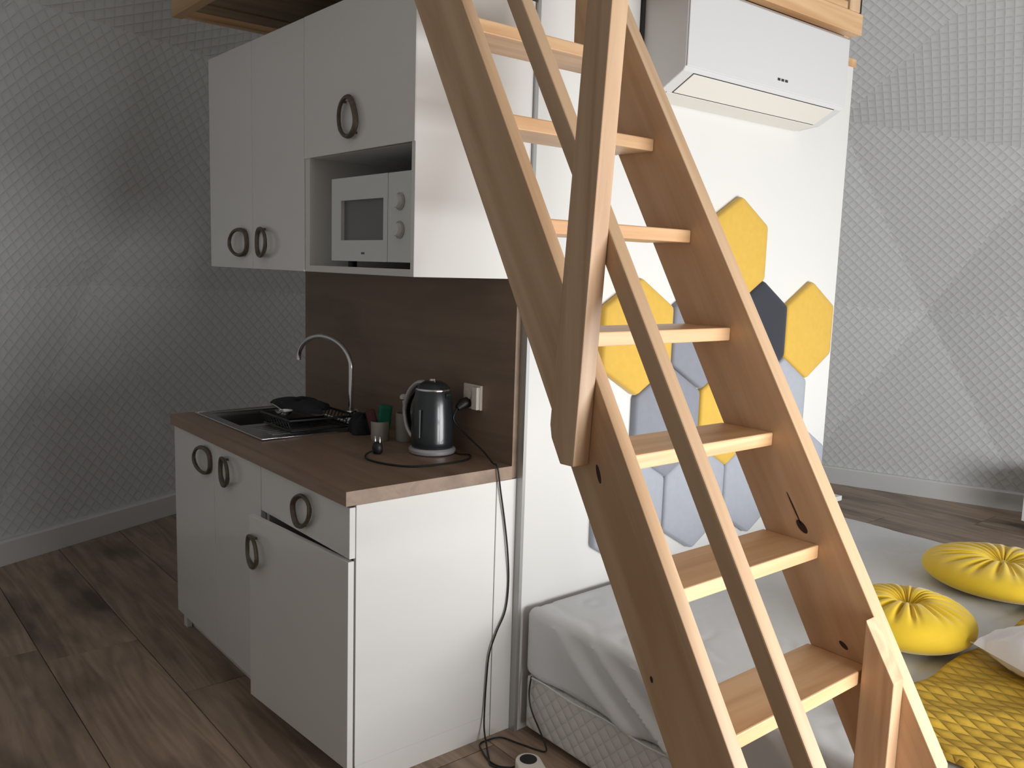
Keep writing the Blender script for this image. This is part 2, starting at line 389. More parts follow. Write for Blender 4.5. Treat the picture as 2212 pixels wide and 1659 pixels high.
for x in (1.72, 1.955):
    MB().box((x-.035, LY0-.0, LZ+.0755 if x > 1.9 else LZ+.1005), (x+.035, LY0+.045, LZ+.95)).build('post', M_pine_z, lf, bevel=.003)
MB().box((LX1-.019, LY0+.005, LZ+.0755), (LX1-.006, LY0+.018, LZ+.6)).build('bracket', M_black, lf, bevel=.001, seg=1)

# ================================================================== KITCHEN
H, T = .87, .0405
KL = 1.405
def egg_ring(c, w, h, tilt, mirror=1, roll=0, r=.0066):
    """irregular rounded ring handle in a plane parallel to X=const, tilted about Z; c centre; local (y,z)"""
    pts = []
    for k in range(28):
        a = 2*pi*k/28; e = 1+.10*cos(a-.6)+.05*cos(3*a+.8)
        yy = w/2*cos(a)*e; zz = h/2*sin(a)*(1+.06*cos(2*a))
        yy, zz = yy*cos(roll)-zz*sin(roll), yy*sin(roll)+zz*cos(roll)
        yy *= mirror
        pts.append(Vector(c)+Vector((-.013-yy*math.sin(tilt), yy*cos(tilt), zz)))
    return pts
def handle(door, x, yc, zc, w=.105, h=.112, tilt=0.0, mirror=1, roll=0):
    pts = egg_ring((x, yc, zc), w, h, tilt, mirror, roll); mb = MB()
    mb.tube(pts, .007, 8, closed=True, rr=[(.0085, .0062)]*len(pts))
    for k in (6, 20):
        p = pts[k]; mb.tube([p, Vector((x+.0005, p.y, p.z))], .004, 8)
    return mb.build('handle', M_bronze, door, smooth=True)
# --- base sink unit
Y0, YM, YS, YL = 0.0, .5785, .985, 1.40
DX = .012   # front plane of doors (worktop overhangs a little)
def carcass(root, y0, y1, z0, z1, x0, x1, m=M_edge, top=False, left=True, t=.016):
    MB().box((x0, y0, z0), (x1, y0+t, z1)).build('side_panel', M_gloss, root, bevel=.0008, seg=1)
    MB().box((x0, y1-t, z0), (x1, y1, z1)).build('side_panel', M_gloss, root, bevel=.0008, seg=1)
    MB().box((x0, y0+t, z0), (x1-.004, y1-t, z0+t)).build('bottom_panel', m, root, bevel=.0008, seg=1)
    MB().box((x1-.004, y0+t, z0), (x1, y1-t, z1)).build('back_panel', m, root)
    if top: MB().box((x0, y0+t, z1-t), (x1-.004, y1-t, z1)).build('top_panel', m, root, bevel=.0008, seg=1)
ZP, ZT = .07, H-T
b1 = thing('base_cabinet', (.3, (YM+YL)/2, 0), 'white glossy two-door sink base cabinet at the far end of the worktop', 'cabinet', 'white kitchen base units')
carcass(b1, YM+.001, YL-.002, ZP, ZT-.001, .032, .58)
for (a, b) in ((YS+.0015, YL-.003), (YM+.003, YS-.0015)):
    d = MB().box((DX, a, ZP), (DX+.018, b, ZT-.006)).build('door', M_gloss, b1, bevel=.0012)
    if a > YS: handle(d, DX, 1.058, .752, w=.125, h=.098, tilt=.12)
    else: handle(d, DX, .862, .748, w=.112, h=.098, tilt=-.16, mirror=-1)
MB().box((.06, YM+.02, 0.0), (.076, YL-.02, ZP-.001)).build('plinth', M_gloss, b1, bevel=.001, seg=1)
for yy in (YL-.04,):
    for xx in (.034, .52): MB().box((xx, yy, 0), (xx+.02, yy+.035, ZP-.001)).build('foot', M_edge, b1, bevel=.001, seg=1)
# --- base drawer unit
b2 = thing('base_cabinet', (.3, YM/2, 0), 'white base cabinet with one drawer over a door, nearest unit under the worktop', 'cabinet', 'white kitchen base units')
carcass(b2, Y0+.001, YM-.001, ZP, ZT-.001, .032, .515)
MB().box((.033, Y0+.001, 0), (.515, Y0+.017, ZP)).build('side_panel_foot', M_gloss, b2)
MB().box((.517, Y0-.001, 0), (.5938, Y0+.015, ZT-.001)).build('filler_panel', M_gloss, b2, bevel=.0008, seg=1)
ZD = .677
dr = MB().box((DX, Y0+.002, ZD+.003), (DX+.018, YM-.001, ZT-.006)).build('drawer', M_gloss, b2, bevel=.0012)
handle(dr, DX, .272, .752, w=.112, h=.092, tilt=0, roll=.5, mirror=-1)
# the lower door hangs slightly ajar: its hinge side is the near corner
dd = MB().prism([(DX-.004, Y0+.001), (DX+.014, Y0+.001), (-.013, YM-.004), (-.031, YM-.004)], ZP-.003, ZD-.004, 'z').build('door', M_gloss, b2, bevel=.0012)
hp = handle(dd, -.027, .535, .562, w=.112, h=.10, tilt=-.16, mirror=-1)
MB().box((.06, Y0+.02, 0), (.076, YM-.0, ZP-.001)).build('plinth', M_gloss, b2, bevel=.001, seg=1)
# --- worktop with cut-out for the sink
SX0, SX1, SY0, SY1 = .085, .50, .735, 1.365      # sink plate
BX0, BX1, BY0, BY1 = .125, .45, 1.02, 1.325      # bowl
ct = MB()
ct.box((0, 0, H-T), (.575, BY0-.004, H)); ct.box((0, BY0-.004, H-T), (BX0-.004, BY1+.004, H)); ct.box((BX1+.004, BY0-.004, H-T), (.575, BY1+.004, H)); ct.box((0, BY1+.004, H-T), (.575, KL, H))
tag(ct.build('worktop', M_counter), 'oak-look laminate worktop over the white base cabinets, holding sink and kettle', 'worktop')
tag(MB().box((.5755, .002, H-.04), (.5965, 1.41, 1.4415)).build('backsplash_panel', M_splash, bevel=.0006, seg=1), 'dark oak-look splashback board between worktop and wall cabinets', 'backsplash')
# --- wall cabinets
UF, U0, U1 = .188, 1.4445, 2.238
u1 = thing('wall_cabinet', (.4, 1.03, U0), 'tall white two-door wall cabinet left of the microwave', 'cabinet', 'white kitchen wall cabinets')
UY0, UYM, UY1 = .632, 1.042, 1.45
carcass(u1, UY0+.001, UY1, U0, U1, UF+.019, .594, top=True)
for a, b in ((UY0+.001, UYM-.0012), (UYM+.0012, UY1)):
    d = MB().box((UF, a, U0), (UF+.018, b, U1)).build('door', M_gloss, u1, bevel=.0012)
    if a > 1: handle(d, UF, 1.137, 1.538, w=.128, h=.10, tilt=.12)
    else: handle(d, UF, .945, 1.538, w=.116, h=.10, tilt=-.16, mirror=-1)
u2_ = thing('wall_cabinet', (.4, .3, U0), 'white wall cabinet with lift-up door above an open microwave niche', 'cabinet', 'white kitchen wall cabinets')
NZ = 1.803; t = .018
MB().box((UF+.002, -.019, U0), (.594, -.019+t, U1)).build('side_panel', M_gloss, u2_, bevel=.0008, seg=1)
MB().box((UF+.004, .600, U0), (.594, .630, U1)).build('side_panel', M_edge, u2_, bevel=.0008, seg=1)
MB().box((UF+.004, t-.019, U0), (.586, .600, U0+.02)).build('shelf', M_edge, u2_, bevel=.0008, seg=1)
MB().box((UF+.021, t-.019, NZ), (.586, .600, NZ+t)).build('shelf', M_edge, u2_, bevel=.0008, seg=1)
MB().box((UF+.021, t-.019, U1-t), (.586, .600, U1)).build('top_panel', M_edge, u2_, bevel=.0008, seg=1)
MB().box((.5865, t-.019, U0), (.594, .600, U1)).build('back_panel', mat('dark_niche_back', (.10, .09, .075, 1), .7), u2_)  # niche back coloured much darker than the other cabinet boards
ld = MB().box((UF-.001, -.0185, NZ-.0), (UF+.0175, .6285, U1)).build('door', M_gloss, u2_, bevel=.0012)
handle(ld, UF-.001, .322, 1.9, w=.095, h=.122, roll=-.42, mirror=1)
# --- microwave
mz = U0+.02
mw = thing('microwave_oven', (.38, .25, mz), 'small white microwave with two round dials in the cabinet niche', 'microwave')
MY0, MY1, MZ0, MZ1, MX = .032, .488, mz+.018, 1.733, .212
MB().box((MX+.02, MY0+.002, MZ0), (.55, MY1-.002, MZ1-.002)).build('housing', M_appl, mw, bevel=.006)
dmb = MB()   # door frame ring around window
WY0, WY1, WZ0, WZ1 = .178, .428, 1.545, 1.665
dmb.box((MX, .155, MZ0), (MX+.0195, WY0, MZ1)); dmb.box((MX, WY1, MZ0), (MX+.0195, MY1, MZ1)); dmb.box((MX, WY0, MZ0), (MX+.0195, WY1, WZ0)); dmb.box((MX, WY0, WZ1), (MX+.0195, WY1, MZ1))
dm = dmb.build('door', M_appl, mw)
MB().box((MX+.012, WY0, WZ0), (MX+.018, WY1, WZ1)).build('window', M_mwglass, dm)
for i in range(3): MB().box((MX-.0005, .297-i*.007, MZ0+.021), (MX+.001, .302-i*.007, MZ0+.027)).build('print_mark', M_mark, dm)
cpn = MB().box((MX, MY0, MZ0), (MX+.0195, .153, MZ1)).build('control_panel', M_appl, mw, bevel=.002)
for zc in (1.651, 1.573):
    MB().lathe((MX+.0005, .088, zc), [(.0245, 0), (.0245, -.004), (.022, -.005)], 28, 'x').build('dial_ring', mat('grey_dial_ring', (.42, .42, .41, 1), .5), cpn, smooth=True)
    MB().lathe((MX-.0045, .088, zc), [(.019, 0), (.0185, -.010), (.016, -.013)], 28, 'x').build('dial', M_appl, cpn, smooth=True)
for yy in (.06, .44):
    for xx in (.26, .5): MB().lathe((xx, yy, mz), [(.014, 0), (.014, .0185)], 16).build('foot', M_black, mw)

# --- sink
sk = thing('kitchen_sink', (.29, 1.05, H), 'stainless steel inset sink with drainer at the far end of the worktop', 'sink')
sp_ = MB(); zt = H+.0035; th = .0028
for a, b in (((SX0, SY0), (SX1, BY0)), ((SX0, BY1), (SX1, SY1)), ((SX0, BY0), (BX0, BY1)), ((BX1, BY0), (SX1, BY1))):
    sp_.box((a[0], a[1], H+.0005), (b[0], b[1], zt))
sp_.build('drainer_plate', M_steel, sk)
rim = MB()
rim.tube([(SX0, SY0, zt), (SX1, SY0, zt), (SX1, SY1, zt), (SX0, SY1, zt)], .003, 8, closed=True); rim.build('rim', M_chrome, sk, smooth=True)
bw = MB(); bz = H-.155
bw.box((BX0-.002, BY0-.002, bz), (BX0, BY1+.002, zt-.001)); bw.box((BX1, BY0-.002, bz), (BX1+.002, BY1+.002, zt-.001)); bw.box((BX0, BY0-.002, bz), (BX1, BY0, zt-.001)); bw.box((BX0, BY1, bz), (BX1, BY1+.002, zt-.001)); bw.box((BX0-.002, BY0-.002, bz-.002), (BX1+.002, BY1+.002, bz))
bw.build('bowl', M_steel, sk)
MB().lathe(((BX0+BX1)/2, 1.17, bz), [(.038, .0005), (.036, .003), (.02, .0015)], 24).build('drain', M_chrome, sk, smooth=True)
for k in range(7): MB().box((.15, .80+k*.028, zt), (.44, .806+k*.028, zt+.0022)).build('rib', M_steel, sk, bevel=.0008, seg=1)
# --- swan-neck tap
fa = thing('kitchen_faucet', (.475, .86, H), 'tall chrome swan-neck tap behind the sink against the dark splashback', 'faucet')
fx, fy = .475, .832
MB().lathe((fx, fy, H+.0037), [(.026, 0), (.026, .006), (.020, .012), (.019, .045), (.014, .055)], 24).build('base', M_chrome, fa, smooth=True)
pts = [(fx, fy, H+.05), (fx, fy, 1.0), (fx, fy, 1.09)]; rad = .0 
ex, ey = fx-.03, fy+.415*.9
arc = []
for k in range(0, 15):
    a = pi*k/14*1.02; s_ = (1-cos(a))/2; arc.append((fx+(ex-fx)*s_, fy+(1.205-fy)*s_, 1.09+.102*sin(a)))
MB().tube(catmull(pts+arc[1:], 3)+[], .0092, 12).build('spout', M_chrome, fa, smooth=True)
MB().tube([(fx-.01, fy-.012, H+.038), (fx-.02, fy-.05, H+.06), (fx-.022, fy-.085, H+.075)], .0055, 8).build('lever', M_chrome, fa, smooth=True)

# --- dish drainer tray with towel, strainer
dt = thing('dish_rack', (.33, .9, H+.006), 'low black plastic dish rack standing on the sink drainer', 'dish rack')
rk = MB(); rz = zt+.0028
rk.tube([(.20, .765, rz+.045), (.46, .765, rz+.045), (.46, 1.01, rz+.045), (.20, 1.01, rz+.045)], .005, 8, closed=True)
rk.build('rim', M_black, dt, smooth=True)
MB().tube([(.21, .775, rz+.006), (.45, .775, rz+.006), (.45, 1.0, rz+.006), (.21, 1.0, rz+.006)], .004, 8, closed=True).build('base_frame', M_black, dt, smooth=True)
for k in range(9):
    yy = .79+k*.025; MB().tube([(.20, yy, rz+.045), (.215, yy, rz+.01), (.445, yy, rz+.01), (.46, yy, rz+.045)], .0022, 6).build('wire', M_black, dt, smooth=True)
def lump(name, cx_, cy_, z0, sx, sy_, sz, m, amp=.25, n=24, seed=0, parent=None, ang=0):
    """crumpled cloth heap with a flat foot"""
    mb = MB(); vs = []; R_ = random.Random(seed); ph = [R_.uniform(0, 6.28) for _ in range(8)]
    for i in range(n+1):
        th_ = pi/2*i/n
        for j in range(2*n):
            a = 2*pi*j/(2*n); k = 1+amp*(.5*sin(3*a+ph[0])+.35*sin(5*a+ph[1]+2*th_)+.25*sin(9*a+ph[2]+4*th_))
            x = sx*cos(th_)**.6*cos(a)*k; yv = sy_*cos(th_)**.6*sin(a)*k
            z = sz*sin(th_)**.8*(1+amp*.6*sin(4*a+ph[3]+x*30)+amp*.3*sin(40*yv+ph[4]))
            vs.append((cx_+x*cos(ang)-yv*sin(ang), cy_+x*sin(ang)+yv*cos(ang), z0+max(0, z)))
    m2 = 2*n; fs = [(i*m2+j, i*m2+(j+1) % m2, (i+1)*m2+(j+1) % m2, (i+1)*m2+j) for i in range(n) for j in range(m2)]+[tuple(range(m2))[::-1], tuple(n*m2+j for j in range(m2))]
    mb.add(vs, fs); return mb.build(name, m, parent, smooth=True, weld=True)
tag(lump('dish_towel', .35, .985, rz+.052, .085, .155, .03, M_towel, .22, seed=3), 'crumpled charcoal dish towel lying across the black dish rack', 'towel')
tag(lump('dark_cloth', .455, .70, H+.001, .055, .062, .062, M_towel, .22, seed=9), 'dark bunched cloth between dish rack and the stoneware cups', 'cloth')
st = thing('tea_strainer', (.225, .80, rz), 'small shiny metal strainer at the front corner of the dish rack', 'strainer')
MB().lathe((.228, .875, rz+.049), [(.008, 0), (.024, .008), (.03, .018), (.032, .018), (.026, .006), (.010, -.002)], 24, cap=False).build('bowl', M_chrome, st, smooth=True)
MB().tube([(.228, .90, rz+.066), (.23, .95, rz+.072), (.232, .985, rz+.074)], .003, 6).build('handle', M_chrome, st, smooth=True)
# --- cups
def cup(name, x, y_, r, h, label, m=M_cup):
    c = thing(name, (x, y_, H), label, 'cup')
    MB().lathe((x, y_, H+.0004), [(r*.86, 0), (r*.94, .006), (r, h), (r-.004, h), (r*.86, .01), (.001, .008)], 28).build('body', m, c, smooth=True)
    return c
cup('stoneware_cup', .432, .548, .034, .068, 'short grey-beige cup holding a green sponge and dark red scourer, on the worktop')
c2 = cup('utensil_cup', .505, .50, .036, .098, 'taller grey-beige cup left of the kettle with a dish brush in it')
# sponge and scourer stand in the short cup
sg = MB().box((-.011, -.022, 0), (.011, .022, .112)).build('sponge', M_green, bevel=.007, loc=(0, 0, 0)); sg.location = (.424, .548, H+.042); sg.rotation_euler = (radians(6), radians(-4), radians(59))
sg.location = (.438, .543, H+.014)
tag(sg, 'green kitchen sponge standing upright in the short cup', 'sponge')
sc_ = MB().box((-.007, -.016, 0), (.007, .016, .095)).build('scourer', M_red, bevel=.005); sc_.location = (.418, .551, H+.014); sc_.rotation_euler = (radians(-14), radians(4), radians(59))
tag(sc_, 'dark red scourer leaning in the short cup beside the green sponge', 'scourer')
br = thing('dish_brush', (.505, .50, H+.012), 'white-handled dish brush standing in the taller cup', 'brush')
MB().tube([(.505, .50, H+.012), (.503, .502, H+.09), (.500, .506, H+.145)], .0055, 10).build('handle', M_socket, br, smooth=True)
MB().lathe((.500, .506, H+.141), [(.006, 0), (.014, .006), (.014, .016), (.008, .021)], 16).build('head', M_socket, br, smooth=True)

# --- kettle
kx, ky = .475, .292
ke = thing('electric_kettle', (kx, ky, H), 'dark grey electric kettle with chrome rim handle and base on the worktop', 'kettle')
MB().lathe((kx, ky, H+.0006), [(.070, 0), (.076, .004), (.077, .014), (.072, .020), (.070, .021)], 48).build('power_base', M_satin, ke, smooth=True)
MB().lathe((kx, ky, H+.0225), [(.066, 0), (.070, .006), (.070, .02), (.0675, .09), (.063, .15), (.056, .185), (.046, .203), (.030, .212), (.004, .214)], 56).build('body', M_kettle, ke, smooth=True)
MB().lathe((kx, ky, H+.0225+.187), [(.0570, -.002), (.0578, .0), (.0565, .004), (.0555, .005)], 48, cap=False).build('lid_ring', M_chrome, ke, smooth=True)
MB().lathe((kx, ky, H+.234), [(.012, 0), (.014, .004), (.011, .010), (.004, .012)], 20).build('lid_knob', M_chrome, ke, smooth=True)
hd = Vector((-.30, .954, 0)).normalized()
kc = Vector((kx, ky, H))
hp_ = catmull([kc+hd*.03+Vector((0, 0, .228)), kc+hd*.065+Vector((0, 0, .222)), kc+hd*.097+Vector((0, 0, .19)), kc+hd*.115+Vector((0, 0, .135)), kc+hd*.108+Vector((0, 0, .085)), kc+hd*.092+Vector((0, 0, .055)), kc+hd*.07+Vector((0, 0, .035))], 8)
hdl = MB().tube(hp_, .008, 12, rr=[(.009, .0125)]*len(hp_), flat=tuple(hd)).build('handle', M_satin, ke, smooth=True)
gp = catmull([kc+hd*.052+Vector((0, 0, .208)), kc+hd*.086+Vector((0, 0, .178)), kc+hd*.1035+Vector((0, 0, .132)), kc+hd*.097+Vector((0, 0, .088)), kc+hd*.080+Vector((0, 0, .055))], 8)
MB().tube(gp, .006, 10, rr=[(.005, .010)]*len(gp), flat=tuple(hd)).build('grip', M_black, hdl, smooth=True)
sd = -hd
KSP = MB().prism([(0, 0), (.012, .008), (.014, .0), (.002, -.03)], -.012, .012, 'y').build('spout', M_kettle, ke, bevel=.003)
KSP.data.transform(Matrix.Translation(kc+sd*.052+Vector((0, 0, .195))-ke.location) @ Matrix.Rotation(atan2(sd.y, sd.x), 4, 'Z') @ Matrix.Translation(ke.location))
MB().box((kx-.0705, ky-.03, H+.06), (kx-.068, ky-.022, H+.15)).build('water_gauge', mat('grey_gauge', (.12, .13, .13, 1), .2), ke)
cz = H+.0035
kcb = catmull([(kx+.05, ky-.05, cz+.004), (.53, .215, cz), (.549, .184, cz), (.50, .135, cz), (.40, .125, cz), (.303, .146, cz), (.255, .215, cz), (.240, .30, cz), (.262, .350, cz+.002), (.300, .366, cz+.010)], 8)
MB().tube(kcb, .003, 8).build('power_cord', M_cable, ke, smooth=True)
pl = MB().lathe((.314, .367, H+.0008), [(.012, 0), (.017, .006), (.0175, .022), (.014, .034), (.010, .037)], 20).build('plug', M_cable, ke, smooth=True)
for dy in (-.0095, .0095): MB().lathe((.314-.3*dy, .367+dy, H+.036), [(.0024, 0), (.0024, .019), (.0012, .021)], 10).build('prong', M_chrome, pl, smooth=True)
# --- wall socket
so = thing('wall_socket', (.57, .21, 1.02), 'ivory double wall socket on the splashback right of the kettle', 'socket')
MB().box((.566, .158, 1.020), (.5752, .250, 1.10)).build('plate', M_socket, so, bevel=.002)
MB().box((.552, .160, 1.022), (.5658, .188, 1.096)).build('cover', M_socket, so, bevel=.003)
MB().lathe((.566, .222, 1.068), [(.020, 0), (.020, -.006), (.017, -.007)], 24, 'x').build('insert', M_socket, so, smooth=True)
# --- extension lead: plug in the socket, cable down the cabinet side, block on the floor
ex_ = thing('extension_lead', (.5, -.24, 0), 'white extension lead block on the floor with thin black cable up to the wall socket', 'extension lead')
MB().tube([(.5655, .222, 1.040), (.545, .224, 1.036), (.525, .226, 1.022)], .016, 14, rr=[.018, .018, .010]).build('plug', M_cable, ex_, smooth=True)
cab = catmull([(.527, .227, 1.024), (.518, .235, .985), (.535, .20, .945), (.535, .10, .905), (.520, .03, .882), (.512, -.0055, .875), (.5245, -.009, .80), (.545, -.008, .70), (.560, -.009, .60), (.570, -.006, .50), (.560, -.007, .41), (.525, -.008, .345), (.500, -.007, .28), (.492, -.007, .20), (.487, -.008, .11), (.478, -.02, .045), (.462, -.055, .008), (.435, -.10, .0035), (.415, -.135, .0035), (.43, -.175, .006), (.455, -.20, .015)], 8)
MB().tube(cab, .0028, 8).build('cable', M_cable, ex_, smooth=True)
bl = MB()
o1, o2 = (.485, -.225), (.43, -.36)
outl = []
for cxy, a0 in ((o1, radians(-22)), (o2, radians(158))):
    for k in range(13): a = a0+pi*k/12; outl.append((cxy[0]+.038*cos(a), cxy[1]+.038*sin(a)))
blk = bl.prism(outl, .0008, .040, 'z').build('socket_block', M_socket, ex_, bevel=.006)
for q in (.0, 1.0): MB().lathe((o1[0]+(o2[0]-o1[0])*q, o1[1]+(o2[1]-o1[1])*q, .0402), [(.026, 0), (.026, .0006), (.0225, .0006)], 28).build('outlet', M_black, blk)
# second thin cord hanging by the bed base
cb2 = catmull([(.607, -.088, .208), (.604, -.084, .15), (.603, -.10, .10), (.602, -.14, .055), (.600, -.172, .02), (.590, -.178, .0045), (.560, -.10, .0035), (.535, -.035, .0035), (.490, -.022, .0035), (.458, -.026, .0035), (.440, -.06, .0035), (.425, -.115, .0035), (.43, -.155, .0035), (.446, -.188, .010)], 8)
tag(MB().tube(cb2, .0026, 8).build('power_cord', M_cable, smooth=True), 'thin black cord looping on the floor from the mattress corner to the extension block', 'cord')

# ================================================================== AIR CONDITIONER
AX0, AX1 = 1.035, 1.946
ac = thing('air_conditioner', ((AX0+AX1)/2, -.1, 2.03), 'white split air conditioner high on the white partition, under the loft beam', 'air conditioner')
prof = [(-.030, 2.035), (-.120, 2.045), (-.205, 2.092), (-.214, 2.104), (-.214, 2.345), (-.200, 2.358), (-.030, 2.362)]
MB().prism(prof, AX0, AX1, 'x').build('housing', M_ac, ac, bevel=.004)
MB().prism([(-.2145, 2.103), (-.2185, 2.106), (-.2185, 2.342), (-.2145, 2.346)], AX0+.002, AX1-.002, 'x').build('front_cover', M_ac, ac, bevel=.0012, seg=1)
# the outlet louvre under the front edge with its dark gaps
def onslope(t): return (-.120+(-.205+.120)*t, 2.045+(2.092-2.045)*t)
sl = Vector((0, -.085, .047)).normalized(); nn = Vector((0, -.047, -.085)).normalized()
def slab(x0, x1, t0, t1, lift0, lift1):
    a, b = onslope(t0), onslope(t1); P_ = []
    for (yy, zz) in (a, b):
        P_.append((yy+nn.y*lift0, zz+nn.z*lift0)); P_.append((yy+nn.y*lift1, zz+nn.z*lift1))
    return MB().prism([P_[0], P_[1], P_[3], P_[2]], x0, x1, 'x')
slab(AX0+.05, AX1-.05, .0, .99, -.004, .0008).build('outlet_gap', M_dark_gap, ac)
slab(AX0+.0525, AX1-.0525, .045, .965, .0, .0035).build('louvre', M_ac2, ac, bevel=.001, seg=1)
MB().prism([(-.032, 2.0345), (-.118, 2.0445), (-.118, 2.0425), (-.032, 2.0325)], AX0+.03, AX1-.03, 'x').build('underside_plate', M_ac2, ac)
for i in range(3): MB().box((1.508+i*.022, -.2192, 2.134), (1.524+i*.022, -.2184, 2.1425)).build('print_mark', M_mark, ac)
MB().box((AX0-.014, -.0295, 2.09), (AX0+.01, -.038, 2.362)).build('shadow_gap_strip', M_dark_gap, ac)  # shadow gap behind the housing, drawn as a dark strip

# ================================================================== HEXAGON WALL PADS
def hexpad(cx_, cz_, m, label, grp):
    W_, E_, Hh = .1715, .2045, .404   # half width, straight edge, full height
    mb = MB(); base = [(0, Hh/2), (W_, E_/2), (W_, -E_/2), (0, -Hh/2), (-W_, -E_/2), (-W_, E_/2)]
    # round every corner with 3 points
    out = []
    for i in range(6):
        p, q, r_ = (Vector(base[(i+k) % 6]) for k in (-1, 0, 1)); a = q+(p-q).normalized()*.012; b = q+(r_-q).normalized()*.012
        for t_ in (0, .5, 1): out.append((a*(1-t_)**2+q*2*t_*(1-t_)+b*t_*t_))
    n = len(out); rings = [(.985, 0), (.99, .010), (.985, .020), (.965, .027), (.93, .0305), (.8, .0325), (.5, .0335), (.2, .034)]
    vs = []
    for s_, d_ in rings:
        for p in out: vs.append((cx_+p.x*s_, WY-.0003-d_, cz_+p.y*s_))
    fs = [(i*n+k, i*n+(k+1) % n, (i+1)*n+(k+1) % n, (i+1)*n+k) for i in range(len(rings)-1) for k in range(n)]+[tuple(range(n)), tuple((len(rings)-1)*n+k for k in range(n))[::-1]]
    mb.add(vs, fs); o = mb.build('hexagon_pad', m, smooth=True, loc=(cx_, WY, cz_))
    tag(o, label, 'wall pad', 'padded velvet hexagons on the white wall')
Z1, Z2, Z3, Z4 = 1.562, 1.260, .957, .663
for cx_, cz_, m, lb in [
    (1.585, Z1, M_yellow, 'yellow velvet hexagon pad, topmost of the wall cluster'),
    (1.066, Z2, M_yellow, 'large-looking yellow hexagon pad at the left end, seen behind the ladder'),
    (1.412, Z2, M_mgrey, 'mid-grey hexagon pad right of the leftmost yellow pad, mostly behind the ladder'),
    (1.752, Z2, M_char, 'charcoal hexagon pad between the ladder and the rightmost yellow pad'),
    (2.092, Z2, M_yellow, 'yellow hexagon pad farthest right, near the wall edge'),
    (1.236, Z3, M_mgrey, 'mid-grey hexagon pad directly below the leftmost yellow pad'),
    (1.584, Z3, M_yellow, 'lowest yellow hexagon pad, seen between ladder treads'),
    (1.925, Z3, M_lgrey, 'light grey hexagon pad directly below charcoal and rightmost yellow pads'),
    (1.063, Z4, M_lgrey, 'light grey hexagon pad in the bottom row, leftmost of the row above the mattress'),
    (1.410, Z4, M_lgrey, 'light grey hexagon pad in the bottom row, second from the left'),
    (1.755, Z4, M_lgrey, 'light grey hexagon pad in the bottom row, third from the left'),
    (2.098, Z4, M_lgrey, 'light grey hexagon pad in the bottom row, at the right end')]:
    hexpad(cx_, cz_, m, lb, None)

# ================================================================== BED
BX, BXR, BY_, BYF = .612, 2.455, -.045, -2.03
bb = thing('divan_base', ((BX+BXR)/2, (BY_+BYF)/2, 0), 'low bed base covered in off-white quilted fabric under the grey mattress', 'bed base')
def uvbox(o, sc=1.0):
    me = o.data; uvl = me.uv_layers.new(name='UVMap')
    for p in me.polygons:
        n = p.normal; ax = max(range(3), key=lambda i: abs(n[i]))
        for li in p.loop_indices:
            c = me.vertices[me.loops[li].vertex_index].co; u, v = {0: (c.y, c.z), 1: (c.x, c.z), 2: (c.x, c.y)}[ax]; uvl.data[li].uv = (u*sc, v*sc)
uvbox(MB().box((BX+.004, BYF+.01, .022), (BXR-.005, BY_-.008, .199)).build('box', M_basefab, bb, bevel=.012, seg=3))
for x in (BX+.08, BXR-.08):
    for yy in (BY_-.1, BYF+.1): MB().lathe((x, yy, 0), [(.025, 0), (.028, .0215)], 16).build('foot', M_black, bb)
def softbox(lo, hi, r, nx, ny, nz, disp):
    """rounded box with a dense surface; disp(p, n) gives a displacement along the normal"""
    lo, hi = Vector(lo), Vector(hi); mb = MB(); idx = {}; vs = []; fs = []
    def vert(i, j, k):
        key = (i, j, k)
        if key in idx: return idx[key]
        p = Vector((lo.x+(hi.x-lo.x)*i/nx, lo.y+(hi.y-lo.y)*j/ny, lo.z+(hi.z-lo.z)*k/nz))
        inn = Vector([max(lo[a]+r, min(hi[a]-r, p[a])) for a in range(3)]); d = p-inn; n = d.normalized() if d.length > 1e-9 else Vector((0, 0, 1))
        q = inn+n*r; q += n*disp(q, n); idx[key] = len(vs); vs.append(q); return idx[key]
    for i in range(nx):
        for j in range(ny):
            fs.append((vert(i, j, nz), vert(i+1, j, nz), vert(i+1, j+1, nz), vert(i, j+1, nz))); fs.append((vert(i, j, 0), vert(i, j+1, 0), vert(i+1, j+1, 0), vert(i+1, j, 0)))
    for i in range(nx):
        for k in range(nz):
            fs.append((vert(i, 0, k), vert(i+1, 0, k), vert(i+1, 0, k+1), vert(i, 0, k+1))); fs.append((vert(i, ny, k), vert(i, ny, k+1), vert(i+1, ny, k+1), vert(i+1, ny, k)))
    for j in range(ny):
        for k in range(nz):
            fs.append((vert(0, j, k), vert(0, j, k+1), vert(0, j+1, k+1), vert(0, j+1, k))); fs.append((vert(nx, j, k), vert(nx, j+1, k), vert(nx, j+1, k+1), vert(nx, j, k+1)))
    mb.add(vs, fs); return mb
from mathutils import noise as mn
def sheet_disp(p, n):
    d = 0
    if n.x < -.3:      # diagonal pull folds down the near side
        s_ = p.y-1.75*(p.z-.43)*1.0
        s_ = p.y - 1.7*(p.z-.2)
        f = sin(s_*25+1.5*sin(s_*9)+2.2*mn.noise(Vector((p.y*2, p.z*4, 0))))
        env = .25+.75*min(1, max(0, (.42-p.z)/.12)); edge = min(1, max(0, (-.06-p.y)/.15))
        d += .016*(abs(f)**1.4*(1 if f > 0 else -.5))*env*edge*min(1, -n.x*1.3)
    if n.z > .3:
        q = mn.noise(Vector((p.x*3.1, p.y*5.3, 1.7))); w_ = abs(mn.noise(Vector((p.x*7+p.y*4, p.y*9-p.x*5, 4.2))))
        d += .003*q-.0035*max(0, .16-w_)/.16*max(0, .3+mn.noise(Vector((p.x*2, p.y*2, 9))))*1.2
        d *= min(1, (p.x-BX)/.05+.2)
    return d
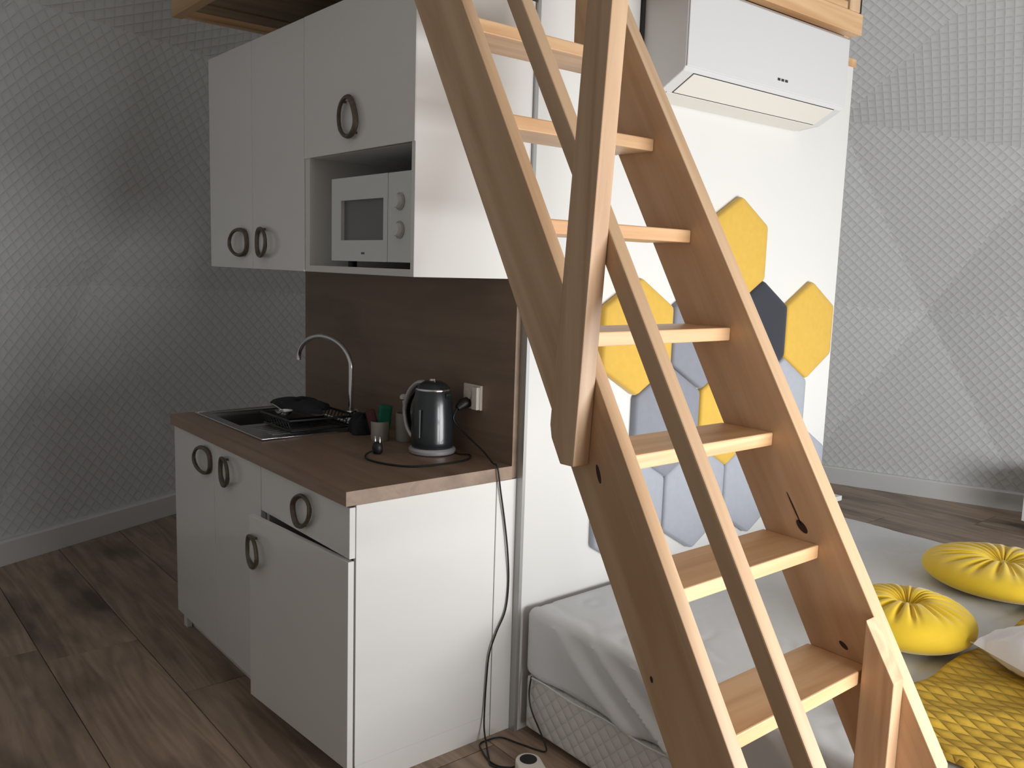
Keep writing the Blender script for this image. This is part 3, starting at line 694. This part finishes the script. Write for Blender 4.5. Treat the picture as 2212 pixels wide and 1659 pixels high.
mt = thing('mattress', ((BX+BXR)/2, (BY_+BYF)/2, .2), 'thick mattress under a wrinkled light grey fitted sheet beside the ladder', 'mattress')
softbox((BX-.002, BYF, .200), (BXR, BY_, .425), .03, 150, 170, 26, sheet_disp).build('fitted_sheet', M_sheet, mt, smooth=True)
hem = [(BX-.0045, BY_-.03-i*.03, .203+.0035*sin(i*.7)) for i in range(64)]
MB().tube(hem, .0028, 6).build('hem', M_sheet, mt, smooth=True)
# --- pleated round cushions
def cushion(cx_, cy_, zb, R, hgt, label, seed):
    c = thing('round_cushion', (cx_, cy_, zb), label, 'cushion', 'round mustard velvet cushions on the bed')
    n, m2 = 30, 216; vs = []; rnd = random.Random(seed); np_ = 26; ph = [rnd.uniform(-.12, .12) for _ in range(np_)]; dp = [rnd.uniform(.4, 1.3) for _ in range(np_)]
    for i in range(2*n+1):
        t_ = -pi/2+pi*i/(2*n)
        for j in range(m2):
            a = 2*pi*j/m2; rr = abs(cos(t_))**.72*R; z = (1 if t_ > 0 else -1)*abs(sin(t_))**.92*hgt/2
            q = rr/R
            if t_ > 0:
                best = 0
                for k in range(np_):
                    da = (a-2*pi*k/np_-ph[k]*1.0+pi) % (2*pi)-pi
                    best = max(best, dp[k]*math.exp(-(da/(.045+.02*q))**2))
                fall = max(0, min(1, (.93-q)/.35))*(min(1, q/.12))
                z -= .0105*best*fall
                z -= hgt*.24*math.exp(-(q/.20)**2)
            else: z *= .88
            vs.append((cx_+rr*cos(a), cy_+rr*sin(a), zb+hgt/2*.88+z))
    k_ = 2*n+1; fs = [(i*m2+j, i*m2+(j+1) % m2, (i+1)*m2+(j+1) % m2, (i+1)*m2+j) for i in range(k_-1) for j in range(m2)]
    MB().add(vs, fs).build('cover', M_yellow2, c, smooth=True, weld=True)
    MB().lathe((cx_, cy_, zb+hgt*.88/2+hgt/2-hgt*.24-.004), [(.004, -.002), (.017, 0), (.018, .006), (.013, .011), (.003, .013)], 24).build('button', M_yellow2, c, smooth=True)
cushion(1.36, -.89, .4285, .187, .145, 'round pleated mustard cushion on the bed, nearer the ladder, partly behind its right stringer', 1)
cushion(2.07, -.88, .4285, .255, .125, 'round pleated mustard cushion farther back, at the far edge of the bed', 5)
# --- throw and pillow
def tdisp(p, n):
    return .006*mn.noise(Vector((p.x*4, p.y*4, 3)))+(.004*sin(p.x*26+p.y*30+2*mn.noise(Vector((p.x*5, p.y*5, 1)))) if n.z > .2 else 0)
tw = softbox((.78, -1.97, .4335), (2.40, -1.062, .4565), .011, 120, 70, 2, tdisp).build('bed_throw', M_blanket, smooth=True)
tw.data.transform(Matrix.Translation((-1.5, 1.5, -.44))); tw.location = (1.5, -1.5, .44); uvbox(tw)
tag(tw, 'mustard quilted throw spread over the foot half of the bed', 'throw')
def pillow(cx_, cy_, zb, w_, d_, h_, ang, label):
    n = 40; vs = []; fs = []
    for sgn in (1, -1):
        for i in range(n+1):
            for j in range(n+1):
                u, v = 2*i/n-1, 2*j/n-1
                pin = 1-.10*(1-(1-abs(u)**2.5))*(0)-.0
                e = (max(0, 1-u*u)*max(0, 1-v*v))**.42
                x = u*w_/2*(1-.07*(1-v*v)*abs(u)); yv = v*d_/2*(1-.07*(1-u*u)*abs(v))
                wr_ = .018*mn.noise(Vector((x*14+3, yv*11, 2)))+.030*abs(mn.noise(Vector((x*7+yv*9, yv*5, 7))))
                wr_ += .009*abs(mn.noise(Vector((x*32, yv*26+x*9, 5))))
                z = sgn*(h_/2*e+wr_*min(1, e*4))*(1 if sgn > 0 else .4)
                # corners lift a little
                z += .006*(abs(u)*abs(v))**4
                vs.append((cx_+x*cos(ang)-yv*sin(ang), cy_+x*sin(ang)+yv*cos(ang), zb+h_*.2+z))
    q = (n+1)**2
    for s_ in range(2):
        for i in range(n):
            for j in range(n):
                a = s_*q+i*(n+1)+j; fs.append((a, a+n+1, a+n+2, a+1))
    o = MB().add(vs, fs).build('bed_pillow', M_pillow, smooth=True, weld=True); tag(o, label, 'pillow'); return o
pillow(1.462, -1.448, .459, .60, .50, .20, radians(-28), 'crumpled white pillow lying on the mustard throw at the right edge')

# ================================================================== LADDER
lad = thing('loft_ladder', (.3, -1.3, 0), 'steep open pine ladder with seven visible treads and one handrail, rising to the loft', 'ladder')
dv = Vector((cos(TH), sin(TH))); nv = Vector((-sin(TH), cos(TH))); p0 = Vector((-.22, 2.37))
def lp(s_, off): q = p0+dv*s_+nv*off; return (q.x, q.y)
def s_at_z(z, off): return (z-p0.y-nv.y*off)/dv.y
def s_at_y(y_, off): return (y_-p0.x-nv.x*off)/dv.x
LXA, LXB = .015, .556
# left stringer runs to the floor
s0f, s0b = s_at_z(0.001, .030), s_at_z(0.001, -.109)
pL = [lp(s0b, -.109), lp(s0f, .030), lp(s_at_y(-.224, .03), .03), lp(s_at_y(-.224, -.109), -.109)]
MB().prism(pL, LXA, LXA+.032, 'x').build('stringer', M_pine_l, lad, bevel=.002)
yR = -1.345
pR = [(yR, lp(s_at_y(yR, -.142), -.142)[1]), (yR, lp(s_at_y(yR, .03), .03)[1]), lp(s_at_y(-.224, .03), .03), lp(s_at_y(-.224, -.142), -.142)]
MB().prism(pR, LXB, LXB+.042, 'x').build('stringer', M_pine_l, lad, bevel=.002)
ztop = 2.027; k = 0
while ztop-.2232*k > .2:
    z = ztop-.2232*k; yf = -.397-.1318*k
    tl = .030
    MB().prism([(LXA+.0325, yf), (LXB-.0005, yf), (LXB-.0005, yf+.14), (LXA+.10, yf+.14), (LXA+.0325, yf+.096)], z-tl, z, 'z').build('tread', M_pine_x, lad, bevel=.003); k += 1
z = ztop+.2232; MB().box((LXA+.0325, -.397+.1318+.045, z-.03), (LXB-.0005, -.224+.0, z)).build('tread', M_pine_x, lad, bevel=.003)
# handrail on the inner side of the left post
ra, rb = s_at_z(.42, .141), s_at_y(-.24, .141)
MB().prism([lp(ra, .143), lp(ra, .180), lp(rb, .180), lp(rb, .143)], .0155, .0475, 'x').build('handrail', M_pine_l, lad, bevel=.003)
# left rail post, fixed to the outside of the stringer
MB().prism([(-.824, 1.19), (-.829, 1.165), (-.8555, 1.1195), (-.891, 1.1205), (-.946, 2.05), (-.985, 2.75), (-.925, 2.75), (-.886, 2.05)], -.025, .0145, 'x').build('handrail_post', M_pine_z, lad, bevel=.002)
# right support post, fixed inside the right stringer and standing on the floor
MB().prism([(-1.194, 0.001), (-1.262, 0.001), (-1.262, .690), (-1.194, .800)], .515, .5555, 'x').build('support_post', M_pine_z, lad, bevel=.002)
# bottom rail post beneath the left end of the handrail (out of the frame)
MB().prism([(-1.50, .001), (-1.56, .001), (-1.56, lp(s_at_y(-1.56, .16), .16)[1]), (-1.50, lp(s_at_y(-1.50, .16), .16)[1])], -.025, .0145, 'x').build('handrail_post', M_pine_z, lad, bevel=.002)
def knot(x, y_, z, a, b, ang, parent):
    pts = [(y_+a*cos(t_)*cos(ang)-b*sin(t_)*sin(ang), z+a*cos(t_)*sin(ang)+b*sin(t_)*cos(ang)) for t_ in [2*pi*i/14 for i in range(14)]]
    MB().prism(pts, x-.0006, x+.002, 'x').build('knot', M_knot, parent)
sL, sR = lad.children[0], lad.children[1]
for o in lad.children:
    if o.name.startswith('stringer'): sR = o
sL = [o for o in lad.children if o.name.startswith('stringer')][0]
knot(LXB, -.399, 1.957, .024, .008, radians(80), sR)
knot(LXA, -.918, 1.108, .018, .0045, radians(70), sL)
knot(LXB, -1.012, .940, .018, .008, radians(40), sR)
knot(LXB, -.990, .975, .040, .0018, radians(57), sR)
knot(LXA, -1.07, .77, .006, .003, radians(70), sL)
knot(LXB, -1.130, .712, .012, .005, radians(30), sR)

# ================================================================== far right furniture
lc = thing('low_cabinet', (4.64, -.6, 0), 'low white cabinet on black feet against the curved wall, at the right picture edge', 'cabinet')
MB().box((4.46, -1.25, .075), (4.84, -.10, .34)).build('body', M_gloss, lc, bevel=.003)
for a, b in ((-1.245, -.68), (-.67, -.105)): MB().box((4.442, a, .08), (4.4595, b, .335)).build('door', M_gloss, lc, bevel=.0015)
for x in (4.50, 4.79):
    for yy in (-1.2, -.16): MB().lathe((x, yy, 0), [(.022, 0), (.022, .0748)], 14).build('foot', M_black, lc)
stl = thing('bedside_stool', (2.50, .15, 0), 'white stool top just showing behind the ladder beyond the wall end', 'stool')
MB().box((2.37, .02, .452), (2.595, .30, .475)).build('seat', M_gloss, stl, bevel=.003)
for x in (2.39, 2.48):
    for yy in (.06, .26): MB().box((x, yy, 0), (x+.025, yy+.025, .4515)).build('leg', M_gloss, stl, bevel=.002)
